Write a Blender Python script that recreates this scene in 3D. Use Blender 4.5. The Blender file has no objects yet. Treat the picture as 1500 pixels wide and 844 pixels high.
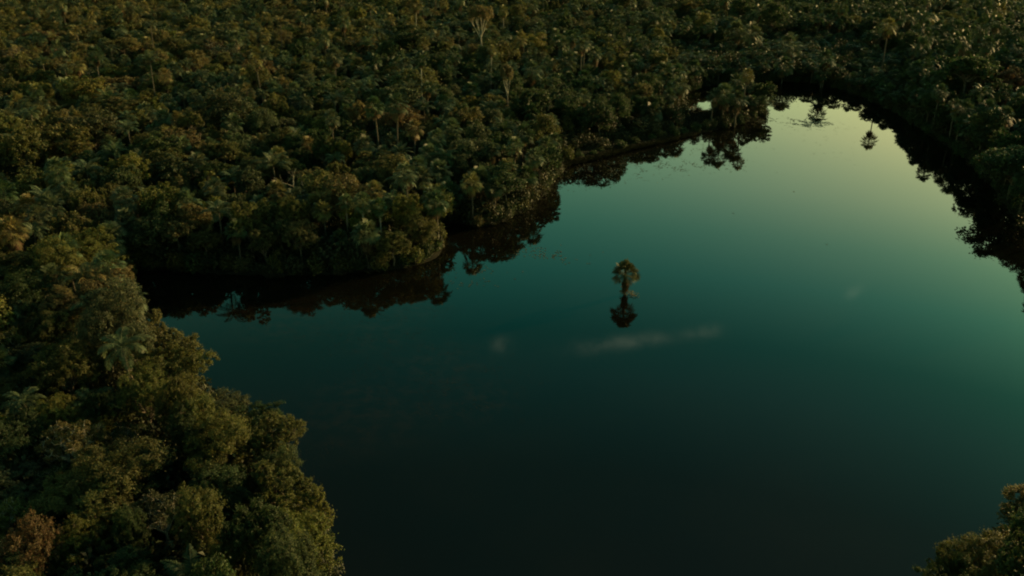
import bpy, math, random
import numpy as np
from mathutils import Vector, Matrix, noise

R_ = math.radians
rng = np.random.default_rng(7)
random.seed(7)
scene = bpy.context.scene
COL = bpy.data.collections.new("place")
scene.collection.children.link(COL)

# ------------------------------------------------------------------ camera
W0, H0 = 1500.0, 844.0
F = 1265.0
PITCH = R_(24.3)
CAMH = 53.0
cam = bpy.data.cameras.new("camera")
cam.sensor_width = 36.0
cam.lens = 36.0 * F / W0
cam.clip_end = 6000
cam.clip_start = 0.5
camo = bpy.data.objects.new("camera", cam)
COL.objects.link(camo)
camo.location = (0, 0, CAMH)
camo.rotation_euler = (math.pi / 2 - PITCH, 0, 0)
scene.camera = camo


def ray(px, py):
    u = (px - W0 / 2) / F
    v = -(py - H0 / 2) / F
    c, s = math.cos(PITCH), math.sin(PITCH)
    return np.array([u, c + v * s, -s + v * c])


def ground_at(px, py, z=0.0):
    d = ray(px, py)
    t = (z - CAMH) / d[2]
    return np.array([d[0] * t, d[1] * t])


def to_px(x, y, z):
    c, s = math.cos(PITCH), math.sin(PITCH)
    dz = z - CAMH
    depth = y * c - dz * s
    up = y * s + dz * c
    return W0 / 2 + F * x / depth, H0 / 2 - F * up / depth, depth


# ------------------------------------------------------------------ materials
def new_mat(name):
    m = bpy.data.materials.new(name)
    m.use_nodes = True
    nt = m.node_tree
    nt.nodes.clear()
    return m, nt, nt.nodes, nt.links


def leaf_material(name, color=None, trans=0.35, rough=0.65, noise_scale=0.9, var=0.5, spec=0.3):
    m, nt, N, L = new_mat(name)
    out = N.new("ShaderNodeOutputMaterial")
    oi = N.new("ShaderNodeObjectInfo")
    at = N.new("ShaderNodeAttribute"); at.attribute_name = "tint"
    tc = N.new("ShaderNodeTexCoord")
    nz = N.new("ShaderNodeTexNoise"); nz.inputs["Scale"].default_value = noise_scale; nz.inputs["Detail"].default_value = 2
    L.new(tc.outputs["Object"], nz.inputs["Vector"])
    mr = N.new("ShaderNodeMapRange")
    mr.inputs[1].default_value = 0.3; mr.inputs[2].default_value = 0.7
    mr.inputs[3].default_value = 1 - 0.45 * var; mr.inputs[4].default_value = 1 + 0.5 * var
    L.new(nz.outputs["Fac"], mr.inputs[0])
    mt = N.new("ShaderNodeMapRange")
    mt.inputs[3].default_value = 1 - 0.55 * var; mt.inputs[4].default_value = 1 + 0.6 * var
    L.new(at.outputs["Fac"], mt.inputs[0])
    mul = N.new("ShaderNodeMath"); mul.operation = "MULTIPLY"
    L.new(mr.outputs[0], mul.inputs[0]); L.new(mt.outputs[0], mul.inputs[1])
    hs = N.new("ShaderNodeHueSaturation")
    hm = N.new("ShaderNodeMapRange")
    hm.inputs[3].default_value = 0.47; hm.inputs[4].default_value = 0.53
    sep = N.new("ShaderNodeMath"); sep.operation = "FRACT"
    m7 = N.new("ShaderNodeMath"); m7.operation = "MULTIPLY"; m7.inputs[1].default_value = 7.31
    L.new(at.outputs["Fac"], m7.inputs[0]); L.new(m7.outputs[0], sep.inputs[0]); L.new(sep.outputs[0], hm.inputs[0])
    L.new(hm.outputs[0], hs.inputs["Hue"])
    L.new(mul.outputs[0], hs.inputs["Value"])
    if color is None:
        L.new(oi.outputs["Color"], hs.inputs["Color"])
    else:
        hs.inputs["Color"].default_value = (*color, 1)
    bs = N.new("ShaderNodeBsdfPrincipled")
    bs.inputs["Roughness"].default_value = rough
    bs.inputs["Specular IOR Level"].default_value = spec
    L.new(hs.outputs[0], bs.inputs["Base Color"])
    tr = N.new("ShaderNodeBsdfTranslucent")
    L.new(hs.outputs[0], tr.inputs["Color"])
    mx = N.new("ShaderNodeMixShader"); mx.inputs[0].default_value = trans
    L.new(bs.outputs[0], mx.inputs[1]); L.new(tr.outputs[0], mx.inputs[2])
    L.new(mx.outputs[0], out.inputs[0])
    return m


def bark_material(name, a, b, scale=3.0):
    m, nt, N, L = new_mat(name)
    out = N.new("ShaderNodeOutputMaterial")
    tc = N.new("ShaderNodeTexCoord")
    mp = N.new("ShaderNodeMapping"); mp.inputs["Scale"].default_value = (scale, scale, scale * 0.35)
    nz = N.new("ShaderNodeTexNoise"); nz.inputs["Scale"].default_value = 2.0; nz.inputs["Detail"].default_value = 4
    cr = N.new("ShaderNodeValToRGB")
    cr.color_ramp.elements[0].position = 0.35; cr.color_ramp.elements[0].color = (*a, 1)
    cr.color_ramp.elements[1].position = 0.68; cr.color_ramp.elements[1].color = (*b, 1)
    bs = N.new("ShaderNodeBsdfPrincipled"); bs.inputs["Roughness"].default_value = 0.9
    bs.inputs["Specular IOR Level"].default_value = 0.2
    L.new(tc.outputs["Object"], mp.inputs[0]); L.new(mp.outputs[0], nz.inputs["Vector"])
    L.new(nz.outputs["Fac"], cr.inputs[0]); L.new(cr.outputs[0], bs.inputs["Base Color"]); L.new(bs.outputs[0], out.inputs[0])
    return m


M_LEAF = leaf_material("broad_leaves", None, 0.42, noise_scale=0.8)
M_PALM = leaf_material("palm_leaves", None, 0.25, rough=0.6, noise_scale=1.5, var=0.55, spec=0.25)
M_DEAD = leaf_material("dead_fronds", (0.080, 0.056, 0.029), 0.15, rough=0.85, var=0.7, spec=0.1)
M_BARK = bark_material("bark", (0.05, 0.04, 0.028), (0.13, 0.11, 0.08))
M_PALE = bark_material("pale_bark", (0.17, 0.15, 0.11), (0.34, 0.31, 0.24))
M_PTRUNK = bark_material("palm_trunk", (0.045, 0.038, 0.028), (0.12, 0.105, 0.078), 5)
M_BUSH = leaf_material("undergrowth_leaves", (0.030, 0.036, 0.014), 0.25, var=0.7)
M_GRASS = leaf_material("marsh_grass_blades", (0.022, 0.024, 0.011), 0.25, var=0.8)
M_WEED = leaf_material("floating_weed_leaves", (0.050, 0.046, 0.020), 0.0, rough=0.6, var=0.8)
M_DUCK = leaf_material("brown_weed_leaves", (0.010, 0.0075, 0.004), 0.0, rough=0.7, var=0.8, spec=0.2)


# ------------------------------------------------------------------ mesh helpers
class MB:
    def __init__(self):
        self.v, self.q, self.t, self.m, self.nv = [], [], [], [], 0

    def quads(self, verts, quads, mat=0, tint=None):
        verts = np.asarray(verts, float).reshape(-1, 3)
        quads = np.asarray(quads, int).reshape(-1, 4)
        self.v.append(verts); self.q.append(quads + self.nv); self.nv += len(verts)
        self.m.append(np.full(len(quads), mat))
        self.t.append(np.full(len(quads), 0.5) if tint is None else np.asarray(tint, float))

    def mesh(self, name, mats, smooth=False):
        v = np.concatenate(self.v); q = np.concatenate(self.q); mi = np.concatenate(self.m); ti = np.concatenate(self.t)
        me = bpy.data.meshes.new(name)
        me.vertices.add(len(v)); me.vertices.foreach_set("co", v.ravel().astype(np.float32))
        me.loops.add(len(q) * 4); me.loops.foreach_set("vertex_index", q.ravel().astype(np.int32))
        me.polygons.add(len(q))
        me.polygons.foreach_set("loop_start", np.arange(0, len(q) * 4, 4, dtype=np.int32))
        me.polygons.foreach_set("material_index", mi.astype(np.int32))
        if smooth:
            me.polygons.foreach_set("use_smooth", np.ones(len(q), dtype=bool))
        for m in mats:
            me.materials.append(m)
        a = me.attributes.new("tint", "FLOAT", "FACE"); a.data.foreach_set("value", ti.astype(np.float32))
        me.update(calc_edges=True)
        me.validate()
        return me


def unit(a):
    return a / np.maximum(np.linalg.norm(a, axis=-1, keepdims=True), 1e-9)


def leaves(mb, pos, nrm, length, width, mat=0, droop=0.25, tint=None):
    """n pointed leaves (one folded kite each) at pos, facing nrm."""
    n = len(pos)
    nrm = unit(nrm)
    r = unit(rng.normal(size=(n, 3)))
    along = unit(np.cross(nrm, r))
    side = np.cross(nrm, along)
    ln = (length * rng.uniform(0.65, 1.3, n))[:, None]
    wd = (width * rng.uniform(0.7, 1.25, n))[:, None]
    b = pos - along * ln * 0.5
    tip = pos + along * ln * 0.5 - nrm * ln * droop
    l = pos + side * wd * 0.5 + nrm * ln * 0.08
    rr = pos - side * wd * 0.5 + nrm * ln * 0.08
    V = np.stack([b, rr, tip, l], 1).reshape(-1, 3)
    Q = np.arange(n * 4).reshape(n, 4)
    mb.quads(V, Q, mat, rng.random(n) if tint is None else tint)


def tube(mb, pts, radii, k=6, mat=0):
    pts = [np.asarray(p, float) for p in pts]
    n = len(pts)
    rings = []
    for i, p in enumerate(pts):
        d = pts[min(i + 1, n - 1)] - pts[max(i - 1, 0)]
        d = d / (np.linalg.norm(d) + 1e-9)
        ref = np.array([1.0, 0, 0]) if abs(d[0]) < 0.8 else np.array([0, 1.0, 0])
        a = np.cross(d, ref); a /= np.linalg.norm(a); b = np.cross(d, a)
        ang = np.arange(k) * 2 * math.pi / k
        rings.append(p + radii[i] * (np.cos(ang)[:, None] * a + np.sin(ang)[:, None] * b))
    V = np.concatenate(rings)
    Q = []
    for i in range(n - 1):
        for j in range(k):
            Q.append([i * k + j, i * k + (j + 1) % k, (i + 1) * k + (j + 1) % k, (i + 1) * k + j])
    mb.quads(V, Q, mat)


def limb_path(a, b, n=4, wob=0.12, sag=0.0):
    a, b = np.asarray(a, float), np.asarray(b, float)
    ln = np.linalg.norm(b - a)
    out = []
    for i in range(n + 1):
        t = i / n
        p = a + (b - a) * t
        if 0 < i < n:
            p = p + rng.normal(size=3) * wob * ln * 0.5
        p[2] += sag * ln * math.sin(math.pi * t)
        out.append(p)
    return out


# ------------------------------------------------------------------ broadleaf trees
def broadleaf(kind, n_leaf, leaf_len, leaf_w, pale=False):
    """(crown mesh, trunk mesh) about 8.5 m tall, crown radius about 3.3 m; kind gives the outline."""
    P = dict(
        round=dict(R=3.2, zc=5.6, hz=2.7, nb=26, br=(0.85, 1.35), low=-0.55),
        flat=dict(R=3.6, zc=6.6, hz=1.6, nb=26, br=(0.7, 1.1), low=-0.3),
        lumpy=dict(R=3.3, zc=5.6, hz=2.7, nb=15, br=(1.1, 1.75), low=-0.5),
        ragged=dict(R=3.3, zc=5.5, hz=3.0, nb=30, br=(0.5, 0.95), low=-0.6),
        tall=dict(R=2.6, zc=6.2, hz=3.9, nb=26, br=(0.8, 1.25), low=-0.7),
        spreading=dict(R=4.1, zc=5.4, hz=2.2, nb=32, br=(0.8, 1.3), low=-0.4),
        twiggy=dict(R=3.0, zc=5.8, hz=2.6, nb=34, br=(0.45, 0.8), low=-0.5),
    )[kind]
    R, zc, hz = P["R"], P["zc"], P["hz"]
    cs, rs = [], []
    seed = rng.uniform(0, 100)
    tries = 0
    while len(cs) < P["nb"] and tries < 4000:
        tries += 1
        d = unit(rng.normal(size=3))
        if d[2] < P["low"]:
            continue
        asym = 1 + 0.42 * noise.noise((d[0] * 1.3 + seed, d[1] * 1.3, d[2] * 1.3))
        rad = asym * rng.uniform(0.55, 0.86) if rng.random() < 0.8 else rng.uniform(0.2, 0.5)
        c = np.array([d[0] * R * rad, d[1] * R * rad, zc + d[2] * hz * rad])
        r = rng.uniform(*P["br"])
        if any(np.linalg.norm(c - c2) < 0.62 * (r + r2) * 0.8 for c2, r2 in zip(cs, rs)) and tries < 2500:
            continue
        cs.append(c); rs.append(r)
    mb = MB()
    w = np.array(rs) ** 2; w /= w.sum()
    for c, r, wi in zip(cs, rs, w):
        n = max(8, int(n_leaf * wi))
        d = unit(rng.normal(size=(n, 3)))
        d[:, 2] = np.where(d[:, 2] < -0.35, -d[:, 2] * 0.8, d[:, 2])
        d = unit(d)
        shell = rng.uniform(0.72, 1.08, n)
        stray = rng.random(n) < 0.10
        shell[stray] *= rng.uniform(1.05, 1.35, stray.sum())
        # secondary tufts: gather leaves about sub-centres so the clump is not a ball
        k = max(4, n // (28 if n_leaf < 10000 else 60))
        sub = unit(rng.normal(size=(k, 3)) + np.array([0, 0, 0.35]))
        pick = sub[rng.integers(0, k, n)]
        sk = rng.integers(0, k, n); pick = sub[sk]
        tg = 0.42 if n_leaf < 10000 else 0.27
        d = unit(d * tg + pick * 0.9)
        shell = shell * (rng.uniform(0.78, 1.2, k) if n_leaf < 10000 else rng.uniform(0.68, 1.3, k))[sk]
        pos = c + d * (shell * r)[:, None] * np.array([1, 1, 0.85])
        nrm = d * 0.6 + rng.normal(size=(n, 3)) * 0.5 + np.array([0, 0, 0.45])
        ct = rng.uniform(0.15, 0.85)
        tint = np.clip(ct + rng.normal(0, 0.2, n), 0, 1)
        leaves(mb, pos, nrm, leaf_len, leaf_w, 0, 0.25, tint)
    crown = mb.mesh(kind + "_crown", [M_LEAF])
    tb = MB()
    fork = np.array([rng.normal() * 0.15, rng.normal() * 0.15, zc - hz * 0.75])
    tube(tb, limb_path((0, 0, -0.4), fork, 4, 0.05), [0.24, 0.2, 0.18, 0.165, 0.15], 7)
    order = np.argsort([-r for r in rs])
    for j in order[: 16 if kind != "twiggy" else 34]:
        tube(tb, limb_path(fork - np.array([0, 0, rng.uniform(0, 0.7)]), cs[j], 4, 0.1, 0.08),
             [0.11, 0.085, 0.06, 0.04, 0.02], 5)
        if kind in ("twiggy", "ragged"):
            for _ in range(4):
                e = cs[j] + unit(rng.normal(size=3) + np.array([0, 0, 0.4])) * rs[j] * 1.15
                tube(tb, limb_path(cs[j], e, 2, 0.1), [0.03, 0.02, 0.008], 4)
    trunk = tb.mesh(kind + "_trunk", [M_PALE if pale else M_BARK], True)
    return crown, trunk


BROAD = {}
for kind in ("round", "flat", "lumpy", "ragged", "tall", "spreading"):
    BROAD[kind] = [broadleaf(kind, 6500, 0.33, 0.2) for _ in range(3)]
BROAD["twiggy"] = [broadleaf("twiggy", 2400, 0.30, 0.18, True)]
FINE = {}
for kind in ("round", "flat", "lumpy", "ragged", "tall", "spreading"):
    FINE[kind] = [broadleaf(kind, 26000, 0.165, 0.1) for _ in range(2)]
FINE["twiggy"] = [broadleaf("twiggy", 8000, 0.18, 0.11, True)]
CROWN_R = dict(round=3.3, flat=3.7, lumpy=3.4, ragged=3.4, tall=2.8, spreading=4.2, twiggy=3.0)
CROWN_Z = dict(round=5.9, flat=6.8, lumpy=5.9, ragged=5.8, tall=6.4, spreading=5.7, twiggy=6.0)

# umbrella tree: high pale forked trunk with a thin flat crown
def umbrella_tree():
    mb, tb = MB(), MB()
    fork = np.array([0.1, 0, 5.2])
    tube(tb, limb_path((0, 0, -0.4), fork, 4, 0.04), [0.26, 0.23, 0.2, 0.18, 0.17], 7)
    tips = []
    for i in range(7):
        a = i * 2 * math.pi / 7 + rng.uniform(-0.3, 0.3)
        rr = rng.uniform(1.4, 2.6)
        mid = fork + np.array([math.cos(a) * rr * 0.6, math.sin(a) * rr * 0.6, rng.uniform(1.3, 2.1)])
        tube(tb, limb_path(fork, mid, 3, 0.07), [0.15, 0.12, 0.1, 0.08], 6)
        for k in range(3):
            a2 = a + rng.uniform(-0.6, 0.6)
            e = np.array([math.cos(a2) * rr * 1.05, math.sin(a2) * rr * 1.05, rng.uniform(8.4, 9.5)])
            tube(tb, limb_path(mid, e, 3, 0.08), [0.075, 0.05, 0.035, 0.02], 5)
            tips.append(e)
    tips += [np.array([rng.normal() * 0.7, rng.normal() * 0.7, 9.7]) for _ in range(4)]
    for e in tips:
        n = 150
        d = unit(rng.normal(size=(n, 3)))
        pos = e + d * rng.uniform(0.4, 1.0, n)[:, None] * np.array([0.95, 0.95, 0.6])
        leaves(mb, pos, d * 0.5 + rng.normal(size=(n, 3)) * 0.5 + np.array([0, 0, .5]), 0.3, 0.19, 0, 0.2,
               np.clip(rng.uniform(0.3, 0.8) + rng.normal(0, 0.2, n), 0, 1))
    return mb.mesh("umbrella_crown", [M_LEAF]), tb.mesh("umbrella_trunk", [M_PALE], True)


UMB = umbrella_tree()


def bare_tree():
    tb = MB()
    def grow(p, d, ln, r, lev):
        e = p + d * ln
        tube(tb, limb_path(p, e, 3, 0.07), [r, r * 0.85, r * 0.7, r * 0.55], 6 if lev < 2 else 4)
        if lev >= 4:
            return
        for _ in range(3 if lev < 3 else 2):
            nd = unit(d * 0.8 + rng.normal(size=3) * 0.55 + np.array([0, 0, 0.15]))
            grow(e, nd, ln * rng.uniform(0.55, 0.8), r * 0.55, lev + 1)
    grow(np.array([0, 0, -0.3]), np.array([0.05, 0, 1.0]), 4.6, 0.2, 0)
    return tb.mesh("bare_branches", [M_PALE], True)


BARE = bare_tree()

# ------------------------------------------------------------------ palms
def fan_leaf(mb, hub_dir_az, elev, pet, rad, mat, seg=16, spread=R_(255), base=np.zeros(3), droop=0.0):
    ca, sa = math.cos(hub_dir_az), math.sin(hub_dir_az)
    d = np.array([ca * math.cos(elev), sa * math.cos(elev), math.sin(elev)])
    side = np.array([-sa, ca, 0.0])
    up = np.cross(side, d) * -1.0
    roll = rng.normal(0, 0.35)
    side2 = side * math.cos(roll) + up * math.sin(roll)
    up2 = np.cross(d, side2)
    hub = base + d * pet - np.array([0, 0, droop * pet * 0.25])
    # petiole
    w = 0.028
    mb.quads([base - side * w, base + side * w, hub + side * w, hub - side * w], [[0, 1, 2, 3]], mat, [0.6])
    d2 = unit(d - np.array([0, 0, droop]))
    ang = np.linspace(-spread / 2, spread / 2, seg)
    t0 = rng.random()
    for a in ang:
        a += rng.normal(0, 0.05)
        sd = d2 * math.cos(a) + side2 * math.sin(a)
        sd = unit(sd + up2 * 0.12)
        ln = rad * rng.uniform(0.82, 1.08) * (0.75 + 0.25 * math.cos(a * 0.6))
        pn = np.cross(sd, up2)
        ww = ln * math.sin(spread / seg * 0.5) * 0.55
        m1 = hub + sd * ln * 0.6
        tip = hub + sd * ln - np.array([0, 0, ln * rng.uniform(0.12, 0.42)]) + up2 * -0.05
        mb.quads([hub, m1 - pn * ww, tip, m1 + pn * ww], [[0, 1, 2, 3]], mat, [min(1, max(0, t0 + rng.normal(0, 0.12)))])


def fan_palm(n=40, rad=0.95, pet=1.25, skirt=18, lowest=-40, tight=False):
    mb, sb = MB(), MB()
    for i in range(n):
        el = R_(85 - (85 - lowest) * ((i + 0.5) / n) ** 0.85 + rng.normal(0, 6))
        az = i * 2.39996 + rng.normal(0, 0.15)
        fan_leaf(mb, az, el, pet * rng.uniform(0.8, 1.15), rad * rng.uniform(0.85, 1.12), 0,
                 base=np.array([0, 0, 0.15 - 0.35 * i / n]), droop=0.15 + 0.35 * (i / n))
    for i in range(skirt):
        el = R_(rng.uniform(-86, -62) if tight else rng.uniform(-82, -48))
        az = rng.uniform(0, 2 * math.pi)
        fan_leaf(sb, az, el, pet * rng.uniform(0.35, 0.9) * (0.8 if tight else 1), rad * rng.uniform(0.7, 0.95) * (0.8 if tight else 1), 0, seg=9,
                 spread=R_(140), base=np.array([0, 0, -0.3 - rng.uniform(0, 1.0 if tight else 0.5)]), droop=0.5)
    return mb.mesh("fan_crown", [M_PALM]), sb.mesh("fan_skirt", [M_DEAD])


FAN = [fan_palm(40), fan_palm(34, 1.05, 1.3, 22, -30), fan_palm(48, 0.85, 1.2, 14, -50), fan_palm(30, 1.0, 1.1, 26, -25)]
FAN_LONE = fan_palm(64, 0.78, 1.15, 70, -12, True)


def feather_palm(n=15, ln=3.0, up0=78, up1=5, arch=1.0):
    mb = MB()
    for i in range(n):
        az = i * 2.39996 + rng.normal(0, 0.2)
        el = R_(up0 - (up0 - up1) * (i / n) + rng.normal(0, 6))
        L_ = ln * rng.uniform(0.8, 1.15)
        p = np.zeros(3); pts = [p]
        e = el
        K = 9
        for k in range(K):
            d = np.array([math.cos(az) * math.cos(e), math.sin(az) * math.cos(e), math.sin(e)])
            p = p + d * L_ / K
            pts.append(p)
            e -= arch * R_(7 + 5 * k / K * 2)
        tube(mb, pts, list(np.linspace(0.045, 0.012, K + 1)), 4)
        side = np.array([-math.sin(az), math.cos(az), 0.0])
        pts = np.array(pts)
        nl = 24
        t0 = rng.random()
        for j in range(nl):
            t = 0.12 + 0.86 * j / (nl - 1)
            x = t * K
            a = int(min(K - 1, x)); f = x - a
            c = pts[a] * (1 - f) + pts[a + 1] * f
            d = unit(pts[a + 1] - pts[a])
            upv = np.cross(side, d) * -1
            ll = 0.8 * math.sin(math.pi * (0.18 + 0.78 * t)) * rng.uniform(0.85, 1.1)
            for s in (-1, 1):
                sd = unit(side * s * 0.85 + d * 0.55 - upv * 0.05 + rng.normal(size=3) * 0.07)
                tip = c + sd * ll - np.array([0, 0, 0.22 * ll])
                m1 = c + sd * ll * 0.5
                w = d * 0.055
                mb.quads([c, m1 - w, tip, m1 + w], [[0, 1, 2, 3]], 0, [min(1, max(0, t0 + rng.normal(0, 0.1)))])
    return mb.mesh("feather_crown", [M_PALM])


FEATH = [feather_palm(), feather_palm(18, 3.2, 84, 20, 0.8), feather_palm(13, 2.8, 70, -5, 1.15)]


def palm_trunk_mesh(r0, r1, lean, mat=None):
    tb = MB()
    pts, rad = [], []
    for i in range(9):
        t = i / 8
        pts.append((lean * (t * t - t), 0.4 * lean * (t * t - t), -0.06 + 1.03 * t))
        rad.append(r0 + (r1 - r0) * t ** 0.6 + (0.05 if i == 0 else 0))
    tube(tb, pts, rad, 8)
    return tb.mesh("palm_trunk", [mat or M_PTRUNK], True)


PTR_PALE = [palm_trunk_mesh(0.17, 0.12, 0.2, M_PALE), palm_trunk_mesh(0.15, 0.12, -0.5, M_PALE)]
PTR = [palm_trunk_mesh(0.17, 0.12, 0.5), palm_trunk_mesh(0.15, 0.115, -0.7), palm_trunk_mesh(0.16, 0.12, 0.15)]

# ------------------------------------------------------------------ bushes, grass, weeds
def bush_mesh(name, mat, n=900, r=1.1, ll=0.24):
    mb = MB()
    for _ in range(6):
        c = np.array([rng.normal() * r * 0.45, rng.normal() * r * 0.45, rng.uniform(0.35, 0.9) * r])
        k = n // 6
        d = unit(rng.normal(size=(k, 3)))
        pos = c + d * rng.uniform(0.35, 0.75, k)[:, None] * r
        pos[:, 2] = np.abs(pos[:, 2])
        leaves(mb, pos, d * 0.6 + rng.normal(size=(k, 3)) * 0.5 + np.array([0, 0, 0.4]), ll, ll * 0.55, 0, 0.25,
               np.clip(rng.uniform(0.2, 0.8) + rng.normal(0, 0.2, k), 0, 1))
    return mb.mesh(name, [mat])


BUSH = [bush_mesh("bush", M_LEAF) for _ in range(4)]
SPARSE = bush_mesh("sparse_bush", M_LEAF, 130, 1.3, 0.36)
UNDER = [bush_mesh("understory", M_BUSH, 700, 1.3, 0.28) for _ in range(3)]


def stems_mesh(n=6, h=1.0):
    tb = MB()
    for _ in range(n):
        a = rng.uniform(0, 6.28)
        e = np.array([math.cos(a) * 0.6, math.sin(a) * 0.6, h * rng.uniform(0.7, 1.1)])
        tube(tb, limb_path((0, 0, -0.1), e, 3, 0.08), [0.035, 0.028, 0.02, 0.01], 4)
    return tb.mesh("stems", [M_BARK], True)


STEMS = stems_mesh()


def grass_tuft(n=70, h=1.1, sp=0.55):
    mb = MB()
    a = rng.uniform(0, 6.28, n); rr = sp * np.sqrt(rng.random(n))
    b = np.stack([np.cos(a) * rr, np.sin(a) * rr, np.zeros(n)], 1)
    d = unit(np.stack([np.cos(a) * 0.35, np.sin(a) * 0.35, np.ones(n)], 1) + rng.normal(size=(n, 3)) * 0.2)
    hh = (h * rng.uniform(0.5, 1.15, n))[:, None]
    sd = unit(np.cross(d, rng.normal(size=(n, 3)))) * 0.03
    mid = b + d * hh * 0.55
    tip = b + d * hh + np.stack([np.cos(a) * 0.25, np.sin(a) * 0.25, -0.15 * np.ones(n)], 1) * hh
    V = np.stack([b, mid - sd, tip, mid + sd], 1).reshape(-1, 3)
    mb.quads(V, np.arange(4 * n).reshape(n, 4), 0, rng.random(n))
    return mb.mesh("grass_tuft", [M_GRASS])


TUFT = [grass_tuft(), grass_tuft(60, 0.8, 0.6)]

# ------------------------------------------------------------------ the lake outline
near_left = [(484, 875), (470, 805), (446, 740), (428, 670), (384, 622), (318, 590), (288, 545), (230, 508), (194, 480), (180, 432)]
poly = []
for p in near_left:
    poly.append(ground_at(*p, z=3.0))
for p in [(186, 398), (205, 392), (260, 397), (310, 400), (400, 403), (480, 402), (560, 397), (610, 389), (636, 380), (651, 364), (648, 340), (642, 326),
          (660, 325), (700, 334), (738, 325), (775, 304), (803, 278), (815, 256), (822, 243),
          (870, 232), (910, 221), (960, 210), (1000, 200), (1035, 193), (1075, 185), (1100, 178), (1120, 170), (1124, 164),
          (1100, 163), (1050, 164), (1010, 164), (994, 158), (996, 140), (1030, 127), (1070, 123), (1110, 121),
          (1150, 120), (1185, 122), (1230, 131), (1268, 145), (1308, 164), (1345, 187), (1385, 212), (1425, 243), (1455, 276), (1485, 315), (1520, 362), (1570, 440), (1620, 540), (1645, 660)]:
    poly.append(ground_at(*p, z=0.0))
for p in [(1565, 700), (1530, 735), (1490, 790), (1442, 818), (1390, 846), (1350, 888)]:
    poly.append(ground_at(*p, z=3.0))
poly += [np.array([22.0, 32.0]), np.array([5.0, 22.0]), np.array([-12.0, 30.0])]
POLY = np.array(poly)


def lake_sd(P):
    """signed distance to the shoreline: positive on land."""
    P = np.atleast_2d(np.asarray(P, float))
    A = POLY; B = np.roll(POLY, -1, 0)
    dmin = np.full(len(P), 1e9); inside = np.zeros(len(P), bool)
    for a, b in zip(A, B):
        ab = b - a
        t = np.clip(((P - a) @ ab) / (ab @ ab), 0, 1)
        q = a + t[:, None] * ab
        dmin = np.minimum(dmin, np.linalg.norm(P - q, axis=1))
        cond = (a[1] > P[:, 1]) != (b[1] > P[:, 1])
        xi = a[0] + (P[:, 1] - a[1]) / (b[1] - a[1] + 1e-12) * (b[0] - a[0])
        inside ^= cond & (P[:, 0] < xi)
    return np.where(inside, -dmin, dmin)


def land_z(sd):
    return np.where(sd > 0, 0.12 + 0.9 * (1 - np.exp(-np.maximum(sd, 0) / 9.0)), np.maximum(-1.8, sd * 0.35 + 0.12))


def axis(lo, hi, step, far):
    a = list(np.arange(lo, hi + 0.01, step))
    s, x, up = step, hi, []
    while x < far:
        s *= 1.35; x += s; up.append(x)
    s, x, dn = step, lo, []
    while x > -far:
        s *= 1.35; x -= s; dn.append(x)
    return np.array(dn[::-1] + a + up)


XS = axis(-110, 190, 2.5, 2600); YS = axis(10, 290, 2.5, 2900)
GX, GY = np.meshgrid(XS, YS)
pts = np.stack([GX.ravel(), GY.ravel()], 1)
sdg = lake_sd(pts)
gz = land_z(sdg) + np.array([0.25 * noise.noise((p[0] * 0.07, p[1] * 0.07, 0)) if s > 3 else 0 for p, s in zip(pts, sdg)])
mb = MB()
nx, ny = len(XS), len(YS)
idx = np.arange(nx * ny).reshape(ny, nx)
Q = np.stack([idx[:-1, :-1], idx[:-1, 1:], idx[1:, 1:], idx[1:, :-1]], -1).reshape(-1, 4)
mb.quads(np.column_stack([pts, gz]), Q)
m, nt, N, L = new_mat("forest_floor")
out = N.new("ShaderNodeOutputMaterial"); bs = N.new("ShaderNodeBsdfPrincipled"); bs.inputs["Roughness"].default_value = 1
bs.inputs["Specular IOR Level"].default_value = 0.1
tc = N.new("ShaderNodeTexCoord"); nz = N.new("ShaderNodeTexNoise"); nz.inputs["Scale"].default_value = 0.5; nz.inputs["Detail"].default_value = 8
cr = N.new("ShaderNodeValToRGB")
cr.color_ramp.elements[0].position = 0.38; cr.color_ramp.elements[0].color = (0.006, 0.007, 0.004, 1)
cr.color_ramp.elements[1].position = 0.65; cr.color_ramp.elements[1].color = (0.020, 0.018, 0.010, 1)
L.new(tc.outputs["Object"], nz.inputs["Vector"]); L.new(nz.outputs["Fac"], cr.inputs[0]); L.new(cr.outputs[0], bs.inputs["Base Color"]); L.new(bs.outputs[0], out.inputs[0])
go = bpy.data.objects.new("ground", mb.mesh("ground", [m], True)); COL.objects.link(go)
go["kind"] = "structure"; go["label"] = "dark leaf-littered forest floor around the lake"

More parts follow.
